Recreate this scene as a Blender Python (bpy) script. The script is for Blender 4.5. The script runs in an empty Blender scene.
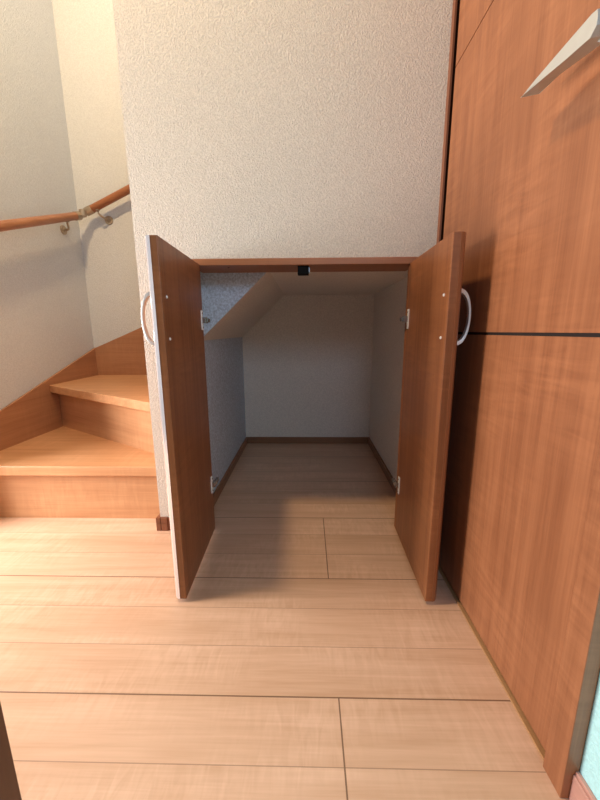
import bpy, bmesh, math
from mathutils import Vector, Matrix, Quaternion
C = bpy.context.scene.collection
R = math.radians

# ------------------------------------------------------------------ materials
def new_mat(name):
    m = bpy.data.materials.new(name); m.use_nodes = True
    nt = m.node_tree; nt.nodes.clear()
    out = nt.nodes.new('ShaderNodeOutputMaterial'); b = nt.nodes.new('ShaderNodeBsdfPrincipled')
    nt.links.new(b.outputs[0], out.inputs[0])
    return m, nt, b
def nd(nt, t, **k):
    n = nt.nodes.new(t)
    for a, v in k.items():
        if a.startswith('i_'): n.inputs[int(a[2:])].default_value = v
        else: setattr(n, a, v)
    return n
def mth(nt, op, a, b=None, c=None):
    n = nt.nodes.new('ShaderNodeMath'); n.operation = op
    for i, x in enumerate((a, b, c)):
        if x is None: continue
        if isinstance(x, (int, float)): n.inputs[i].default_value = x
        else: nt.links.new(x, n.inputs[i])
    return n.outputs[0]
def mix(nt, fac, a, b, mode='MIX'):
    n = nt.nodes.new('ShaderNodeMix'); n.data_type = 'RGBA'; n.blend_type = mode
    for s, x in (('Factor', fac), ('A', a), ('B', b)):
        sock = [i for i in n.inputs if i.name == s and (i.type == 'RGBA' or (s == 'Factor' and i.type == 'VALUE'))][0]
        if isinstance(x, (int, float)): sock.default_value = x
        elif isinstance(x, tuple): sock.default_value = (*x, 1) if len(x) == 3 else x
        else: nt.links.new(x, sock)
    return [o for o in n.outputs if o.type == 'RGBA'][0]
def lin(r, g, b):
    f = lambda c: (c/255/12.92) if c/255 <= .04045 else ((c/255+.055)/1.055)**2.4
    return (f(r), f(g), f(b))
def ramp(nt, v, lo, hi):
    n = nt.nodes.new('ShaderNodeMapRange'); n.inputs[1].default_value = lo; n.inputs[2].default_value = hi
    nt.links.new(v, n.inputs[0]); return n.outputs[0]
def noise(nt, vec, scale=(1, 1, 1), s=1.0, detail=2, rough=.5, dist=0):
    mp = nt.nodes.new('ShaderNodeMapping'); mp.inputs['Scale'].default_value = scale
    nt.links.new(vec, mp.inputs[0])
    n = nt.nodes.new('ShaderNodeTexNoise'); n.inputs['Scale'].default_value = s
    n.inputs['Detail'].default_value = detail; n.inputs['Roughness'].default_value = rough
    n.inputs['Distortion'].default_value = dist
    nt.links.new(mp.outputs[0], n.inputs[0]); return n.outputs[0]

def wallpaper(name, col, bump=.5, var=.12, cell=170):
    m, nt, b = new_mat(name)
    tc = nd(nt, 'ShaderNodeTexCoord').outputs['Object']
    n1 = noise(nt, tc, (1, 1, 1), cell, 1, .4, .6)
    n2 = noise(nt, tc, (1, 1, 1), cell*2.3, 2, .6)
    vo = nd(nt, 'ShaderNodeTexVoronoi', feature='SMOOTH_F1'); vo.inputs['Scale'].default_value = cell*1.0
    wob = nt.nodes.new('ShaderNodeVectorMath'); wob.operation = 'MULTIPLY_ADD'
    nn = nt.nodes.new('ShaderNodeTexNoise'); nn.inputs['Scale'].default_value = cell*.8
    nt.links.new(tc, nn.inputs[0]); nt.links.new(nn.outputs[1], wob.inputs[0])
    wob.inputs[1].default_value = (.0025, .0025, .0025); nt.links.new(tc, wob.inputs[2])
    nt.links.new(wob.outputs[0], vo.inputs[0])
    h = mth(nt, 'ADD', mth(nt, 'MULTIPLY', ramp(nt, n1, .35, .65), .5), mth(nt, 'ADD', mth(nt, 'MULTIPLY', vo.outputs[0], .5), mth(nt, 'MULTIPLY', n2, .55)))
    c2 = tuple(x*(1-var) for x in col)
    colr = mix(nt, ramp(nt, h, .35, 1.1), c2, col)
    nt.links.new(colr, b.inputs['Base Color'])
    b.inputs['Roughness'].default_value = .75
    b.inputs['Specular IOR Level'].default_value = .25
    bp = nd(nt, 'ShaderNodeBump'); bp.inputs['Strength'].default_value = bump; bp.inputs['Distance'].default_value = .0022
    nt.links.new(h, bp.inputs['Height']); nt.links.new(bp.outputs[0], b.inputs['Normal'])
    return m

def wood(name, light, dark, grain='z', rough=.38, figure=.25, fine=1.0, spec=.4):
    """laminate wood: long streaks along 'grain', soft cross ripple figure"""
    m, nt, b = new_mat(name)
    tc = nd(nt, 'ShaderNodeTexCoord').outputs['Object']
    f = {'x': (0, 1, 1), 'y': (1, 0, 1), 'z': (1, 1, 0)}[grain]
    long = [1.6 if k == 0 else 45*fine for k in f]
    fin = [7 if k == 0 else 260*fine for k in f]
    rip = [75 if k == 0 else 11 for k in f]
    a = noise(nt, tc, tuple(long), 1, 3, .55, .25)
    c = noise(nt, tc, tuple(fin), 1, 2, .6)
    r = noise(nt, tc, tuple(rip), 1, 2, .5, .8)
    r2 = noise(nt, tc, (6, 6, 6), 1, 1)
    v = mth(nt, 'ADD', mth(nt, 'MULTIPLY', ramp(nt, a, .3, .7), .55), mth(nt, 'MULTIPLY', ramp(nt, c, .3, .7), .3))
    v = mth(nt, 'ADD', v, mth(nt, 'MULTIPLY', mth(nt, 'MULTIPLY', ramp(nt, r, .3, .7), ramp(nt, r2, .35, .65)), figure))
    col = mix(nt, ramp(nt, v, .1, .95), dark, light)
    nt.links.new(col, b.inputs['Base Color'])
    b.inputs['Roughness'].default_value = rough
    b.inputs['Specular IOR Level'].default_value = spec
    bp = nd(nt, 'ShaderNodeBump'); bp.inputs['Strength'].default_value = .12; bp.inputs['Distance'].default_value = .0006
    nt.links.new(c, bp.inputs['Height']); nt.links.new(bp.outputs[0], b.inputs['Normal'])
    return m

def floor_mat(name, light, dark, groove):
    m, nt, b = new_mat(name)
    tcn = nd(nt, 'ShaderNodeTexCoord').outputs['Object']
    sx = nd(nt, 'ShaderNodeSeparateXYZ'); nt.links.new(tcn, sx.inputs[0])
    X, Y = sx.outputs[0], sx.outputs[1]
    W = .09989; Y0 = .7954                                   # strip width, one strip line
    t = mth(nt, 'DIVIDE', mth(nt, 'SUBTRACT', Y, Y0), W)     # 0 at Y0
    row = mth(nt, 'FLOOR', t); fr = mth(nt, 'FRACT', t)
    tb = mth(nt, 'DIVIDE', t, 3.0); brow = mth(nt, 'FLOOR', tb); fb = mth(nt, 'FRACT', tb)
    # grain coords offset per strip
    wn = nd(nt, 'ShaderNodeTexWhiteNoise', noise_dimensions='1D'); nt.links.new(row, wn.inputs['W'])
    cmb = nd(nt, 'ShaderNodeCombineXYZ')
    nt.links.new(mth(nt, 'ADD', X, mth(nt, 'MULTIPLY', wn.outputs[0], 37.0)), cmb.inputs[0])
    nt.links.new(Y, cmb.inputs[1]); nt.links.new(mth(nt, 'MULTIPLY', wn.outputs[0], 11.0), cmb.inputs[2])
    P = cmb.outputs[0]
    a = noise(nt, P, (2.2, 34, 1), 1, 3, .6, .6)
    c = noise(nt, P, (9, 260, 1), 1, 2, .6)
    r = noise(nt, P, (70, 16, 1), 1, 2, .5, 1.0)
    r2 = noise(nt, P, (4, 9, 1), 1, 1)
    big = noise(nt, P, (1.2, 12, 1), 1, 1)
    v = mth(nt, 'ADD', mth(nt, 'MULTIPLY', ramp(nt, a, .3, .72), .5), mth(nt, 'MULTIPLY', ramp(nt, c, .3, .7), .2))
    v = mth(nt, 'ADD', v, mth(nt, 'MULTIPLY', mth(nt, 'MULTIPLY', ramp(nt, r, .35, .65), ramp(nt, r2, .4, .62)), .3))
    v = mth(nt, 'ADD', v, mth(nt, 'MULTIPLY', big, .2))
    v = mth(nt, 'ADD', v, mth(nt, 'MULTIPLY', mth(nt, 'SUBTRACT', wn.outputs[0], .5), .22))
    col = mix(nt, ramp(nt, v, .1, 1.0), dark, light)
    # grooves: every strip, deeper at board edges
    def near(fv, w):                                         # 1 close to 0 or 1
        d = mth(nt, 'MINIMUM', fv, mth(nt, 'SUBTRACT', 1.0, fv))
        return mth(nt, 'LESS_THAN', d, w)
    gs = near(fr, .0075); gb = near(fb, .0042)
    # butt joints: staggered half a board (1.818 m) every other board
    par = mth(nt, 'MULTIPLY', mth(nt, 'FLOORED_MODULO', brow, 2.0), .909)
    jx = mth(nt, 'DIVIDE', mth(nt, 'SUBTRACT', mth(nt, 'ADD', X, par), .0555), 1.818)
    jf = mth(nt, 'FRACT', jx)
    gj = mth(nt, 'MULTIPLY', near(jf, .0007), mth(nt, 'LESS_THAN', Y, 1.2))
    g = mth(nt, 'MAXIMUM', mth(nt, 'MULTIPLY', gs, .5), mth(nt, 'MULTIPLY', mth(nt, 'MAXIMUM', gb, gj), .85))
    col = mix(nt, g, col, groove)
    nt.links.new(col, b.inputs['Base Color'])
    b.inputs['Roughness'].default_value = .36
    b.inputs['Specular IOR Level'].default_value = .45
    bp = nd(nt, 'ShaderNodeBump'); bp.inputs['Strength'].default_value = .3; bp.inputs['Distance'].default_value = .0008
    nt.links.new(mth(nt, 'SUBTRACT', mth(nt, 'MULTIPLY', c, .15), g), bp.inputs['Height'])
    nt.links.new(bp.outputs[0], b.inputs['Normal'])
    return m

def plain(name, col, rough=.4, metal=0., spec=.5, nz=.06):
    m, nt, b = new_mat(name)
    tc = nd(nt, 'ShaderNodeTexCoord').outputs['Object']
    n = noise(nt, tc, (1, 1, 1), 60, 2)
    nt.links.new(mix(nt, n, tuple(x*(1-nz) for x in col), tuple(min(1, x*(1+nz)) for x in col)), b.inputs['Base Color'])
    b.inputs['Roughness'].default_value = rough; b.inputs['Metallic'].default_value = metal
    b.inputs['Specular IOR Level'].default_value = spec
    return m

M = {}
M['paper'] = wallpaper('white_wallpaper', (.765, .71, .62), .85, .22, 260)
M['paper_stair'] = wallpaper('stair_wallpaper', (.67, .68, .67), .6, .14, 220)
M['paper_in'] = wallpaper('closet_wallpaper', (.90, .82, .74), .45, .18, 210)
M['paper_cool_lit'] = wallpaper('closet_wallpaper_cool_lit', (.72, .80, .92), .8, .38, 150)  # closet paper with cool daylight painted in as a blue tint
M['paper_daylit'] = wallpaper('daylit_wallpaper', (.52, .92, .98), .45, .12, 170)  # white paper; strong cool daylight put into the colour as aqua
M['floor'] = floor_mat('maple_floor', (.75, .505, .36), (.55, .335, .21), (.15, .075, .04))
M['door'] = wood('cherry_door', (.385, .158, .070), (.235, .084, .034), 'z', .42, .45, 1.0, .55)
M['cab'] = wood('cherry_cupboard', (.35, .135, .052), (.19, .064, .022), 'z', .38, .40)
M['cab_h'] = wood('cherry_lining', (.44, .18, .075), (.30, .115, .045), 'x', .45, .2)
M['stair_x'] = wood('maple_stair', (.67, .365, .185), (.50, .235, .105), 'x', .36, .35)
M['stair_s'] = wood('maple_stringer', (.48, .235, .115), (.35, .155, .072), 'x', .4, .3)
M['stair_sy'] = wood('maple_stringer_left', (.48, .235, .115), (.35, .155, .072), 'y', .4, .3)
M['trim'] = wood('dark_cherry_trim', (.30, .115, .055), (.17, .06, .03), 'z', .4, .2)
M['trim_h'] = wood('dark_cherry_skirting', (.36, .18, .09), (.24, .11, .055), 'x', .4, .2)
M['strip'] = wood('threshold_strip', (.50, .28, .13), (.36, .19, .085), 'y', .4, .2)
M['rail'] = wood('handrail_wood', (.46, .19, .08), (.32, .12, .048), 'y', .35, .2)
M['black'] = plain('black_plastic', (.006, .006, .006), .8, 0, .15)
M['band_dark'] = plain('brown_edge', (.30, .12, .05), .35, 0, .5)
M['dark'] = plain('shadow_gap', (.012, .006, .004), .8)
M['satin'] = plain('satin_silver', (.74, .73, .70), .32, .55)
M['lever'] = plain('satin_lever', (.50, .515, .48), .36, .15)
M['bronze'] = plain('champagne_metal', (.46, .37, .27), .35, .75)
M['plate'] = plain('white_plate', (.86, .86, .84), .4)
M['band'] = plain('glare_edge', (.95, .93, .97), .2, .6, .9)  # pale metallic tint stands in for window glare on the left door edge
M['nickel'] = plain('nickel', (.42, .41, .40), .25, .9)

# ------------------------------------------------------------------ mesh helpers
def bx(bm, x0, x1, y0, y1, z0, z1):
    v = [bm.verts.new((x, y, z)) for z in (z0, z1) for y in (y0, y1) for x in (x0, x1)]
    for f in ((0, 2, 3, 1), (4, 5, 7, 6), (0, 1, 5, 4), (2, 6, 7, 3), (0, 4, 6, 2), (1, 3, 7, 5)):
        bm.faces.new([v[i] for i in f])
def prism(bm, pts, axis, a, b):
    """pts in the two other axes (x,y | x,z | y,z order), extruded along axis from a to b"""
    def P(p, t):
        return {'z': (p[0], p[1], t), 'y': (p[0], t, p[1]), 'x': (t, p[0], p[1])}[axis]
    A = [bm.verts.new(P(p, a)) for p in pts]; B = [bm.verts.new(P(p, b)) for p in pts]
    n = len(pts); fs = [bm.faces.new(A), bm.faces.new(B)]
    for i in range(n): fs.append(bm.faces.new((A[i], A[(i+1) % n], B[(i+1) % n], B[i])))
    bmesh.ops.recalc_face_normals(bm, faces=fs)
def tube(bm, p0, p1, r0, r1=None, n=24):
    r1 = r0 if r1 is None else r1
    p0, p1 = Vector(p0), Vector(p1); d = (p1-p0).normalized()
    u = d.orthogonal().normalized(); w = d.cross(u)
    rings = []
    for p, r in ((p0, r0), (p1, r1)):
        rings.append([bm.verts.new(p + (u*math.cos(2*math.pi*i/n) + w*math.sin(2*math.pi*i/n))*r) for i in range(n)])
    fs = [bm.faces.new(rings[0]), bm.faces.new(rings[1])]
    for i in range(n): fs.append(bm.faces.new((rings[0][i], rings[0][(i+1) % n], rings[1][(i+1) % n], rings[1][i])))
    bmesh.ops.recalc_face_normals(bm, faces=fs)
def sweep(bm, pts, prof, closed=True):
    """sweep profile (list of (a,b), a along 'side', b along normal-of-path) along pts; pts = [(pos, side, up)]"""
    rings = [[bm.verts.new(Vector(p) + Vector(s)*a + Vector(u)*b) for a, b in prof] for p, s, u in pts]
    n = len(prof); fs = []
    for r0, r1 in zip(rings, rings[1:]):
        for i in range(n): fs.append(bm.faces.new((r0[i], r0[(i+1) % n], r1[(i+1) % n], r1[i])))
    fs += [bm.faces.new(rings[0]), bm.faces.new(rings[-1])]
    bmesh.ops.recalc_face_normals(bm, faces=fs)
def obj(name, bm, mat, parent=None, bevel=0, seg=2, smooth=False, loc=None):
    me = bpy.data.meshes.new(name); bmesh.ops.recalc_face_normals(bm, faces=bm.faces[:]); bm.to_mesh(me); bm.free()
    me.materials.append(mat)
    o = bpy.data.objects.new(name, me); C.objects.link(o)
    if parent: o.parent = parent
    if smooth:
        for p in me.polygons: p.use_smooth = True
    if bevel:
        b = o.modifiers.new('bevel', 'BEVEL'); b.width = bevel; b.segments = seg; b.limit_method = 'ANGLE'
        b.angle_limit = R(35)
    return o
def struct(name, bm, mat, label=None, cat=None, **k):
    o = obj(name, bm, mat, **k); o['kind'] = 'structure'
    if label: o['label'] = label
    if cat: o['category'] = cat
    return o
def thing(name, label, cat, loc=(0, 0, 0), rz=0):
    o = bpy.data.objects.new(name, None); C.objects.link(o); o.location = loc; o.rotation_euler = (0, 0, rz)
    o['label'] = label; o['category'] = cat; o.empty_display_size = .05
    return o
def box(*a):
    bm = bmesh.new(); bx(bm, *a); return bm

# ------------------------------------------------------------------ dimensions
WY = 1.02            # front face of the under-stairs wall
WT = .12             # its thickness
XL, XR = -.483, .3565
FX0, FX1, FZ = -.330, .308, .840      # outside of the cupboard frame
XS, YS = -1.170, 1.880                # stairwell walls
Z1, Z2, Z3 = .203, .407, .611
XI0, XI1, YI, ZI = -.357, .359, 1.912, .830
HT = 2.55

# ------------------------------------------------------------------ setting
struct('floor', box(-1.4, .75, -.9, 2.05, -.05, 0), M['floor'], 'light maple plank floor running into the open cupboard', 'floor')

bm = bmesh.new()
bx(bm, XL, FX0, WY, WY+.030, 0, FZ); bx(bm, XL, XI0, WY+.030, WY+WT, 0, FZ)
bx(bm, FX1, XR, WY, WY+.030, 0, FZ)
bx(bm, XL, XR, WY, WY+WT, FZ, HT)
struct('wall_front', bm, M['paper'], 'embossed white wallpapered wall above and around the cupboard opening', 'wall')
struct('wall_left', box(XS-.08, XS, .95, YS+.08, 0, HT), M['paper_stair'], 'pale textured wall on the left of the stairs', 'wall')
struct('wall_back', box(XS, .4, YS+.045, YS+.10, .84, HT), M['paper_stair'], 'pale textured wall at the back of the stairwell', 'wall')
bpy.data.objects['wall_back'].data.clear_geometry()
bm = bmesh.new()
bx(bm, XS, -.40, YS, YS+.08, 0, HT); bx(bm, -.40, .60, YS, YS+.08, .94, HT)
bm.to_mesh(bpy.data.objects['wall_back'].data); bm.free(); bpy.data.objects['wall_back'].data.materials.clear(); bpy.data.objects['wall_back'].data.materials.append(M['paper_stair'])
struct('wall_right', box(.371, .46, -.35, .367, 0, HT), M['paper_daylit'], 'pale textured wall at the bottom right beside the door casing, tinted aqua for cool daylight', 'wall')
struct('ceiling', box(XS-.08, .46, 1.02, YS+.08, HT, HT+.05), M['paper_stair'], 'ceiling over the stairwell', 'ceiling')

# closet shell
struct('wall_closet_left', box(XI0-.02, XI0, WY+WT, YI, 0, ZI), M['paper_cool_lit'], 'wallpaper on the left inside the cupboard, tinted blue for cool daylight', 'wall')
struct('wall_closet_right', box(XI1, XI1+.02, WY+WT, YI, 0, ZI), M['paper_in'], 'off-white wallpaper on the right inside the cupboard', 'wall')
struct('wall_closet_back', box(XI0-.02, XI1+.02, YI, YI+.02, 0, ZI), M['paper_in'], 'off-white back wall inside the cupboard', 'wall')
bm = bmesh.new(); bx(bm, XI0-.02, XI1+.02, WY+WT, YI+.02, ZI, ZI+.015)
prism(bm, [(XI0, .610), (XI0, ZI), (-.122, ZI)], 'y', WY+WT+.006, YI)
cc = struct('ceiling_closet', bm, M['paper_in'], 'sloping wallpapered ceiling inside the cupboard', 'ceiling')
cc.data.materials.append(M['paper_cool_lit'])
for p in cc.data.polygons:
    if len(p.vertices) == 3 and p.center.y < 1.3: p.material_index = 1  # front triangle takes the painted cool-daylight tint
h = .038
bm = bmesh.new(); bx(bm, XI0, XI0+.009, WY+WT, YI-.009, 0, h); struct('baseboard_left', bm, M['trim_h'], 'dark brown skirting along the left wall inside the cupboard', 'baseboard', bevel=.0012)
bm = bmesh.new(); bx(bm, XI1-.009, XI1, WY+WT, YI-.009, 0, h); struct('baseboard_right', bm, M['trim_h'], 'dark brown skirting along the right wall inside the cupboard', 'baseboard', bevel=.0012)
bm = bmesh.new(); bx(bm, XI0, XI1, YI-.009, YI, 0, h); struct('baseboard_back', bm, M['trim_h'], 'dark brown skirting along the back wall inside the cupboard', 'baseboard', bevel=.0012)

# skirting of the front wall with its corner cap
bm = bmesh.new(); bx(bm, XL+.022, FX0, WY-.008, WY, 0, .043)
struct('baseboard_front', bm, M['trim'], 'brown skirting below the white wall beside the cupboard', 'baseboard', bevel=.0012)
bm = bmesh.new()
for z0, z1, e in ((0, .027, .0105), (.0285, .045, .0105), (.0, .044, .0085)):
    bx(bm, XL-e, XL+.0035, WY-e, WY+.055, z0, z1)
    bx(bm, XL+.0055, XL+.026, WY-e, WY, z0, z1)
bx(bm, XL-.006, XL+.024, WY-.006, WY+.05, 0, .0435)
struct('baseboard_corner', bm, M['trim'], 'brown skirting corner cap at the foot of the white wall', 'baseboard')

# right hand door, seen almost edge on
DX = .3625
d = thing('door_1', 'tall cherry brown flush door with horizontal grooves along the right', 'door', (DX, .405, 0))
d['kind'] = 'structure'
y0, y1 = .001, .583
bm = bmesh.new()
for z0, z1 in ((.010, .6305), (.6360, 1.2675), (1.2705, 1.99)):
    bx(bm, 0, .010, y0, y1, z0, z1)
bx(bm, .004, .036, y0+.0005, y1-.0005, .0105, 1.9895)
leaf = obj('door_leaf', bm, M['door'], d)
leaf2 = obj('groove', (lambda b: (bx(b, .0025, .0038, y0+.001, y1-.001, .630, .6365), bx(b, .0025, .0038, y0+.001, y1-.001, 1.267, 1.271), b)[2])(bmesh.new()), M['dark'], d)
# lever handle: long tapering blade parallel to the door
bm = bmesh.new()
face = [(.183, .9745), (.150, .9775), (.092, .9795), (.055, .9805), (.047, .979), (.045, .9705), (.045, .963), (.053, .9565), (.090, .9610), (.141, .9690), (.1835, .9750)]
n = len(face)
def lx(y): return (.313 - DX) + .001*(y/.18)
def back(y): return lx(y) + .0225 + .014*max(0, (.085-y)/.05)**2
A = [bm.verts.new((lx(y), y, z)) for y, z in face]
B = [bm.verts.new((back(y), y - (.006 if y > .14 else 0), z + (.001 if y > .15 else .004))) for y, z in face]
bm.faces.new(A); bm.faces.new(B)
for i in range(n): bm.faces.new((A[i], A[(i+1) % n], B[(i+1) % n], B[i]))
lv = obj('lever_handle', bm, M['lever'], d, bevel=.0012, seg=2); lv['label'] = 'satin silver lever handle'
bm = bmesh.new(); tube(bm, (-.034, .056, .966), (-.004, .056, .966), .0095); obj('handle_neck', bm, M['lever'], lv, smooth=False, bevel=.001)
bm = bmesh.new(); tube(bm, (-.007, .056, .966), (0, .056, .966), .0245, n=48); obj('rose', bm, M['lever'], lv, bevel=.0015)

# door frame pieces
struct('trim_casing_near', box(.3515, .371, .367, .403, 0, HT), M['door'], 'brown door casing post nearest the camera on the right', 'trim', bevel=.0008)
bm = bmesh.new(); bx(bm, .3565, .3615, 1.003, 1.10, 0, HT); bx(bm, .3615, .42, 1.045, 1.10, 0, HT)
struct('trim_casing_far', bm, M['trim'], 'thin brown door frame edge where the door meets the white wall', 'trim')
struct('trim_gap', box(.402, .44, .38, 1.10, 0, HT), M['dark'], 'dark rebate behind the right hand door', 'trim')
struct('trim_threshold', box(.3570, .402, .403, 1.012, 0, .0035), M['strip'], 'thin light brown threshold strip under the right hand door', 'trim', bevel=.0008)
bm = bmesh.new(); bx(bm, .363, .371, -.3, .367, 0, .044); bx(bm, .3655, .371, -.3, .367, .044, .050)
struct('baseboard_near', bm, wood('rosy_skirting', (.62, .36, .30), (.48, .25, .20), 'y', .4, .2), 'pinkish brown skirting below the right wall near the camera', 'baseboard', bevel=.001)
struct('trim_post_left', box(-.48, -.3735, .24, .33, 0, 2.0), wood('dark_post', (.16, .062, .028), (.10, .036, .016), 'z', .45, .2), 'dark brown door post at the bottom left edge', 'trim', bevel=.001)

# ------------------------------------------------------------------ staircase
st = thing('staircase', 'light maple winder staircase turning right behind the white wall', 'stairs', (XS, 1.085, 0))
ox, oy = XS, 1.085
SX0, SY1, SX1 = XS+.0015, YS-.0015, XL-.0015         # clear of the walls by a hair
PY = 1.137                                           # winder lines start here at the inner post
def L(p): return (p[0]-ox, p[1]-oy)
DEG = 31.5; c_ = math.cos(R(DEG)); ov = .040/c_
def yl(x): return PY + (SX1-x)*math.tan(R(DEG))
obj('riser', (lambda b: (bx(b, SX0-ox, SX1-ox, 0, .015, .0005, Z1-.033), b)[1])(bmesh.new()), M['stair_x'], st)
bm = bmesh.new()
prism(bm, [L(p) for p in [(SX1, 1.058), (SX0, 1.058), (SX0, yl(SX0)+.02), (SX1, PY+.02)]], 'z', Z1-.034, Z1)
obj('tread', bm, M['stair_x'], st, bevel=.003)
ln = (SX1-SX0)/c_                                    # second riser: a board turned about z
bm = bmesh.new(); bx(bm, -ln, 0, 0, .016, Z1, Z2-.034)
for v in bm.verts:                                   # mitre the wall end
    if v.co.x < -ln/2 and v.co.y > .01: v.co.x += .0098
    elif v.co.x > -ln/2 and v.co.y > .01: v.co.x -= .001
o = obj('riser', bm, M['stair_x'], st); o.location = (SX1-ox, PY-oy, 0); o.rotation_euler = (0, 0, -R(DEG))
hx3 = SX1 - (SY1-PY)/math.tan(R(64))
bm = bmesh.new()
prism(bm, [L(p) for p in [(SX1, PY-ov), (SX0, yl(SX0)-ov), (SX0, SY1), (hx3+.03, SY1), (SX1, PY+.03)]], 'z', Z2-.034, Z2)
obj('tread', bm, M['stair_x'], st, bevel=.003)
bm = bmesh.new()
prism(bm, [L(p) for p in [(SX1, PY), (hx3, SY1), (hx3+.018, SY1), (SX1, PY+.03)]], 'z', Z2, Z3-.034)
obj('riser', bm, M['stair_x'], st)
bm = bmesh.new()
prism(bm, [L(p) for p in [(SX1, PY-.02), (hx3-.022, SY1), (SX1, SY1)]], 'z', Z3-.034, Z3)
obj('tread', bm, M['stair_x'], st, bevel=.003)
bm = bmesh.new(); bx(bm, SX1-.018-ox, SX1-ox, PY+.05-oy, SY1-oy, Z3, .806-.034); obj('riser', bm, M['stair_x'], st)
# stringers with sloping tops
bm = bmesh.new()
prism(bm, [(.98-oy, .0005), (SY1-oy, .0005), (SY1-oy, .5565), (1.238-oy, .3475), (.98-oy, .262)], 'x', .0012, .011)
o = obj('stringer', bm, M['stair_sy'], st, bevel=.0008); o['label'] = 'brown sloping stringer board on the left wall'
bm = bmesh.new()
zr = lambda x: .5565 + (x+1.155)*.412
prism(bm, [(XS+.011-ox, Z1), (SX1-ox, Z1), (SX1-ox, zr(SX1)), (XS+.011-ox, zr(XS+.011))], 'y', YS-.011-oy, SY1-oy)
o = obj('stringer', bm, M['stair_s'], st, bevel=.0008); o['label'] = 'brown sloping stringer board on the back wall'

# ------------------------------------------------------------------ handrail
hr = thing('handrail', 'round wooden handrail on metal brackets turning the stairwell corner', 'handrail', (-1.115, 1.815, 1.205))
o3 = Vector((-1.115, 1.815, 1.205))
def rel(p): return Vector(p) - o3
rr = .0175
a0 = rel((-1.115, 1.0, .897)); a1 = rel((-1.115, 1.782, 1.193))
bm = bmesh.new(); tube(bm, a0, a1, rr, n=32); obj('rail', bm, M['rail'], hr, smooth=False, bevel=.002)
b0 = rel((-1.078, 1.825, 1.229)); b1 = rel((-.50, 1.825, 1.487))
bm = bmesh.new(); tube(bm, b0, b1, rr, n=32); obj('rail', bm, wood('handrail_wood_back', (.42, .165, .068), (.29, .105, .04), 'x', .35, .2), hr, bevel=.002)
for o in hr.children:
    for p in o.data.polygons: p.use_smooth = len(p.vertices) == 4
# corner joint: two collars and a hinge block
bm = bmesh.new()
da = (a1-a0).normalized(); db = (b1-b0).normalized()
tube(bm, a1-da*.016, a1+da*.020, .0195, n=32); tube(bm, b0-db*.016, b0+db*.020, .0195, n=32)
tube(bm, (a1+b0)/2-Vector((0, 0, .015)), (a1+b0)/2+Vector((0, 0, .015)), .016, n=24)
tube(bm, a1+da*.018, b0-db*.012, .013, n=24)
o = obj('corner_joint', bm, M['bronze'], hr, bevel=.001); o['label'] = 'champagne metal corner joint'
def bracket(under, plate, nrm):
    under, plate, nrm = rel(under), rel(plate), Vector(nrm)
    bm = bmesh.new()
    tube(bm, plate, plate+nrm*.005, .0215, .020, n=32); tube(bm, plate+nrm*.005, plate+nrm*.010, .010, .008, n=20)
    side = Vector((-nrm.y, nrm.x, 0)); pts = []
    p0 = plate+nrm*.008; p3 = under; p1_ = p0+nrm*.032; p2_ = under-Vector((0, 0, .022)) + (p0-under)*.05
    prof = [(math.cos(t*math.pi/6)*.0048, math.sin(t*math.pi/6)*.0048) for t in range(12)]
    N = 12; path = []
    for i in range(N+1):
        t = i/N; path.append(p0*(1-t)**3 + p1_*3*t*(1-t)**2 + p2_*3*t*t*(1-t) + p3*t**3)
    for i, p in enumerate(path):
        tg = (path[min(i+1, N)]-path[max(i-1, 0)]).normalized(); s_ = tg.cross(Vector((0, 0, 1)) if abs(tg.z) < .9 else nrm).normalized()
        pts.append((p, s_, s_.cross(tg)))
    sweep(bm, pts, prof)
    tube(bm, p3-Vector((0, 0, .0005)), p3+Vector((0, 0, .004)), .010, n=16)
    o = obj('bracket', bm, M['bronze'], hr, smooth=True)
    for p in o.data.polygons: p.use_smooth = len(p.vertices) == 4
    o['label'] = 'champagne metal bracket'
zl = lambda y: .897 + (y-1.0)*(1.193-.897)/.782
zb = lambda x: 1.229 + (x+1.078)*(1.487-1.229)/.578
bracket((-1.115, 1.705, zl(1.705)-rr-.0015), (XS, 1.752, 1.122), (1, 0, 0))
bracket((-1.035, 1.825, zb(-1.035)-rr-.0015), (-1.012, YS, 1.200), (0, -1, 0))
bracket((-1.115, 1.12, zl(1.12)-rr-.0015), (XS, 1.14, zl(1.12)-.07), (1, 0, 0))
bracket((-.60, 1.825, zb(-.60)-rr-.0015), (-.58, YS, zb(-.6)-.07), (0, -1, 0))

# ------------------------------------------------------------------ under-stairs cupboard
cb = thing('understairs_cupboard', 'low cherry brown cupboard with both doors standing open under the stairs', 'cupboard', (-.011, WY, 0))
cx, cy = -.011, WY
bm = bmesh.new()
f0, f1 = -.007, .118
bx(bm, FX0-cx, FX1-cx, f0, f1, .822, FZ)             # head
bx(bm, FX0-cx, FX0+.018-cx, f0, .029, 0, .822)         # jambs
bx(bm, FX1-.018-cx, FX1-cx, f0, .029, 0, .822)
obj('frame', bm, M['cab_h'], cb, bevel=.001)
bm = bmesh.new(); bx(bm, -.016, .016, .006, .036, .799, .8225)
o = obj('magnetic_catch', bm, M['black'], cb, bevel=.0015); o['label'] = 'small black catch under the frame head'
bm = bmesh.new(); bx(bm, .0162, .0180, .010, .030, .803, .818); obj('catch_plate', bm, M['nickel'], o)
bm = bmesh.new(); tube(bm, (-.217, .0, .8215), (-.217, .0, .8225), .003, n=12); bmesh.ops.translate(bm, vec=(0, .028, 0), verts=bm.verts[:]); obj('screw_hole', bm, M['black'], cb)

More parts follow.
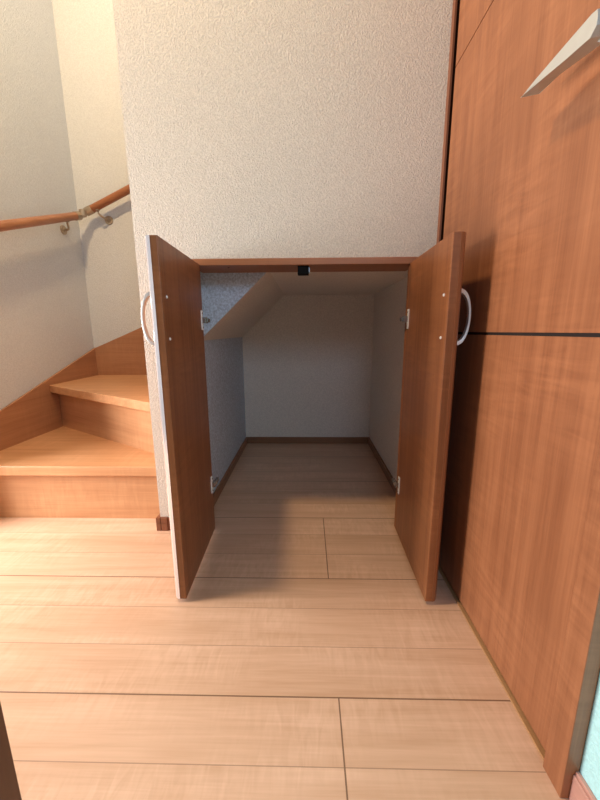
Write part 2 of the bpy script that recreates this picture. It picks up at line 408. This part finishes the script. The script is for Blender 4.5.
def cabinet_door(side, xin, rot):
    """side -1 left, +1 right. Door local frame: y from hinge (0) to free edge (-W); x outward = side"""
    W, T, Z0, Z1_ = .302, .0275, .010, .8245
    piv = bpy.data.objects.new('cabinet_door', None)
    # leaf with a chamfered outer free edge
    bm = bmesh.new()
    s_ = side
    pts = [(0, 0), (0, -W+.001), (s_*.001, -W), (s_*(T-.0125), -W), (s_*(T-.0055), -W+.0025), (s_*(T-.0008), -W+.0085), (s_*T, -W+.014), (s_*T, 0)]
    prism(bm, pts, 'z', Z0, Z1_)
    d_ = obj('cabinet_door', bm, M['cab'], cb, bevel=.0006, seg=1)
    bpy.data.objects.remove(piv)
    d_.location = (xin-cx, -.0085, 0); d_.rotation_euler = (0, 0, R(rot))
    # strip over the rounded outer corner; the left one has glare painted in
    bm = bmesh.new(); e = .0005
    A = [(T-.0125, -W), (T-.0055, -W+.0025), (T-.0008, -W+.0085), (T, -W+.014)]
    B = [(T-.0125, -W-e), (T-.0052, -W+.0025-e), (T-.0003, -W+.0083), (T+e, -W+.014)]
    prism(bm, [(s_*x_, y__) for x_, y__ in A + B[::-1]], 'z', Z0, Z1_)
    eb = obj('outer_edge', bm, M['band'] if side < 0 else M['band_dark'], d_); eb['label'] = 'rounded outer edge, window glare painted pale' if side < 0 else 'brown rounded outer edge'
    # bow handle on the outer face
    bm = bmesh.new()
    zc, hl, y_ = .666, .053, -W+.026
    N = 18; pts = []
    for i in range(N+1):
        a = math.pi*i/N
        z = zc - hl*math.cos(a)
        x = T - .001 + .0265*math.sin(a)**.8
        pts.append((Vector((s_*x, y_, z)),))
    P = [p[0] for p in pts]; full = []
    for i, p in enumerate(P):
        tg = (P[min(i+1, N)]-P[max(i-1, 0)]).normalized()
        nn = Vector((0, 1, 0)); up = tg.cross(nn).normalized(); full.append((p, nn, up))
    hw, ht = .0065, .0022
    rings = []
    for i, (p, nn, up) in enumerate(full):
        k = 1 + 1.3*abs(i-N/2)**2/(N/2)**2
        rings.append([bm.verts.new(p + nn*a_ + up*b_*k) for a_, b_ in [(-hw, -ht), (hw, -ht), (hw*.8, ht*.8), (-hw*.8, ht*.8)]])
    for q0, q1 in zip(rings, rings[1:]):
        for i in range(4): bm.faces.new((q0[i], q0[(i+1) % 4], q1[(i+1) % 4], q1[i]))
    bm.faces.new(rings[0]); bm.faces.new(rings[-1])
    for z in (zc-hl, zc+hl): bx(bm, min(s_*(T-.001), s_*(T+.003)), max(s_*(T-.001), s_*(T+.003)), y_-.0065, y_+.0065, z-.006, z+.006)
    hd = obj('pull_handle', bm, M['satin'], d_, bevel=.0008); hd['label'] = 'satin silver bow handle'
    for z in (zc+.045, zc-.041):
        bm = bmesh.new(); tube(bm, (-s_*.0018, y_, z), (s_*.0005, y_, z), .0026, .0036, n=16); obj('screw_head', bm, M['plate'], d_)
    # inset hinges: white plate on the leaf, arm reaching to the jamb
    for z in (.672, .168):
        bm = bmesh.new()
        bx(bm, min(-s_*.0025, s_*.001), max(-s_*.0025, s_*.001), -.018, -.0045, z-.027, z+.027)
        hg = obj('hinge', bm, M['plate'], d_, bevel=.0008); hg['label'] = 'small metal hinge with a white plate'
        bm = bmesh.new()
        bx(bm, min(-s_*.011, -s_*.002), max(-s_*.011, -s_*.002), -.014, .006, z-.008, z+.008)
        bx(bm, min(-s_*.013, -s_*.004), max(-s_*.013, -s_*.004), .004, .034, z-.0055, z+.0055)
        tube(bm, (-s_*.0085, .008, z-.0085), (-s_*.0085, .008, z+.0085), .0035, n=12)
        for dz in (-.02, .02): tube(bm, (-s_*.0045, -.011, z+dz), (-s_*.002, -.011, z+dz), .0028, n=10)
        obj('hinge_arm', bm, M['nickel'], hg, bevel=.0008)
    return d_
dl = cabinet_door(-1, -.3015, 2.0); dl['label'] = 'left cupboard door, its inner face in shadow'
dr = cabinet_door(1, .2855, -1.2); dr['label'] = 'right cupboard door, its inner face warmly lit'

# ------------------------------------------------------------------ light
def light(name, typ, loc, energy, col, size=.1, size_y=None, target=None, spread=None):
    l = bpy.data.lights.new(name, typ); l.energy = energy; l.color = col
    if typ == 'AREA':
        l.size = size
        if size_y: l.shape = 'RECTANGLE'; l.size_y = size_y
        if spread: l.spread = R(spread)
    else: l.shadow_soft_size = size
    o = bpy.data.objects.new(name, l); C.objects.link(o); o.location = loc
    if target: o.rotation_euler = (Vector(target)-Vector(loc)).to_track_quat('-Z', 'Y').to_euler()
    return o
light('ceiling_lamp', 'POINT', (-.71, .62, 2.30), 76, (1.0, .71, .40), .07)
light('daylight_left', 'AREA', (-1.6, .64, .62), 36, (1.0, .93, .90), .45, .8, (.2, .60, .25))
light('daylight_behind', 'AREA', (.29, -.55, 1.33), 6.0, (.50, .73, 1.0), .35, .3, (-.3, 1.3, .5))
light('stairwell_daylight', 'AREA', (-.5, 1.5, 2.45), 2.5, (.86, .93, 1.0), .7, .4, (-1.0, 1.6, .5))

w = bpy.data.worlds.new('world'); bpy.context.scene.world = w; w.use_nodes = True
bg = w.node_tree.nodes['Background']; bg.inputs[0].default_value = (.92, .94, 1.0, 1); bg.inputs[1].default_value = .23

# ------------------------------------------------------------------ camera
f_px, pit, yaw, rol = 343.14, .19796, -.02149, -.00516
fw = Vector((math.sin(yaw)*math.cos(pit), math.cos(yaw)*math.cos(pit), -math.sin(pit)))
rt = Vector((math.cos(yaw), -math.sin(yaw), 0)); up = rt.cross(fw)
r2 = rt*math.cos(rol)+up*math.sin(rol); u2 = -rt*math.sin(rol)+up*math.cos(rol)
cam = bpy.data.cameras.new('camera'); co = bpy.data.objects.new('camera', cam); C.objects.link(co)
co.matrix_world = Matrix((( r2.x, u2.x, -fw.x, 0), (r2.y, u2.y, -fw.y, 0), (r2.z, u2.z, -fw.z, .64), (0, 0, 0, 1)))
cam.sensor_fit = 'HORIZONTAL'; cam.sensor_width = 36; cam.lens = 36*f_px/600; cam.clip_start = .02
bpy.context.scene.camera = co
vs = bpy.context.scene.view_settings
vs.view_transform = 'Standard'; vs.look = 'None'; vs.exposure = 0
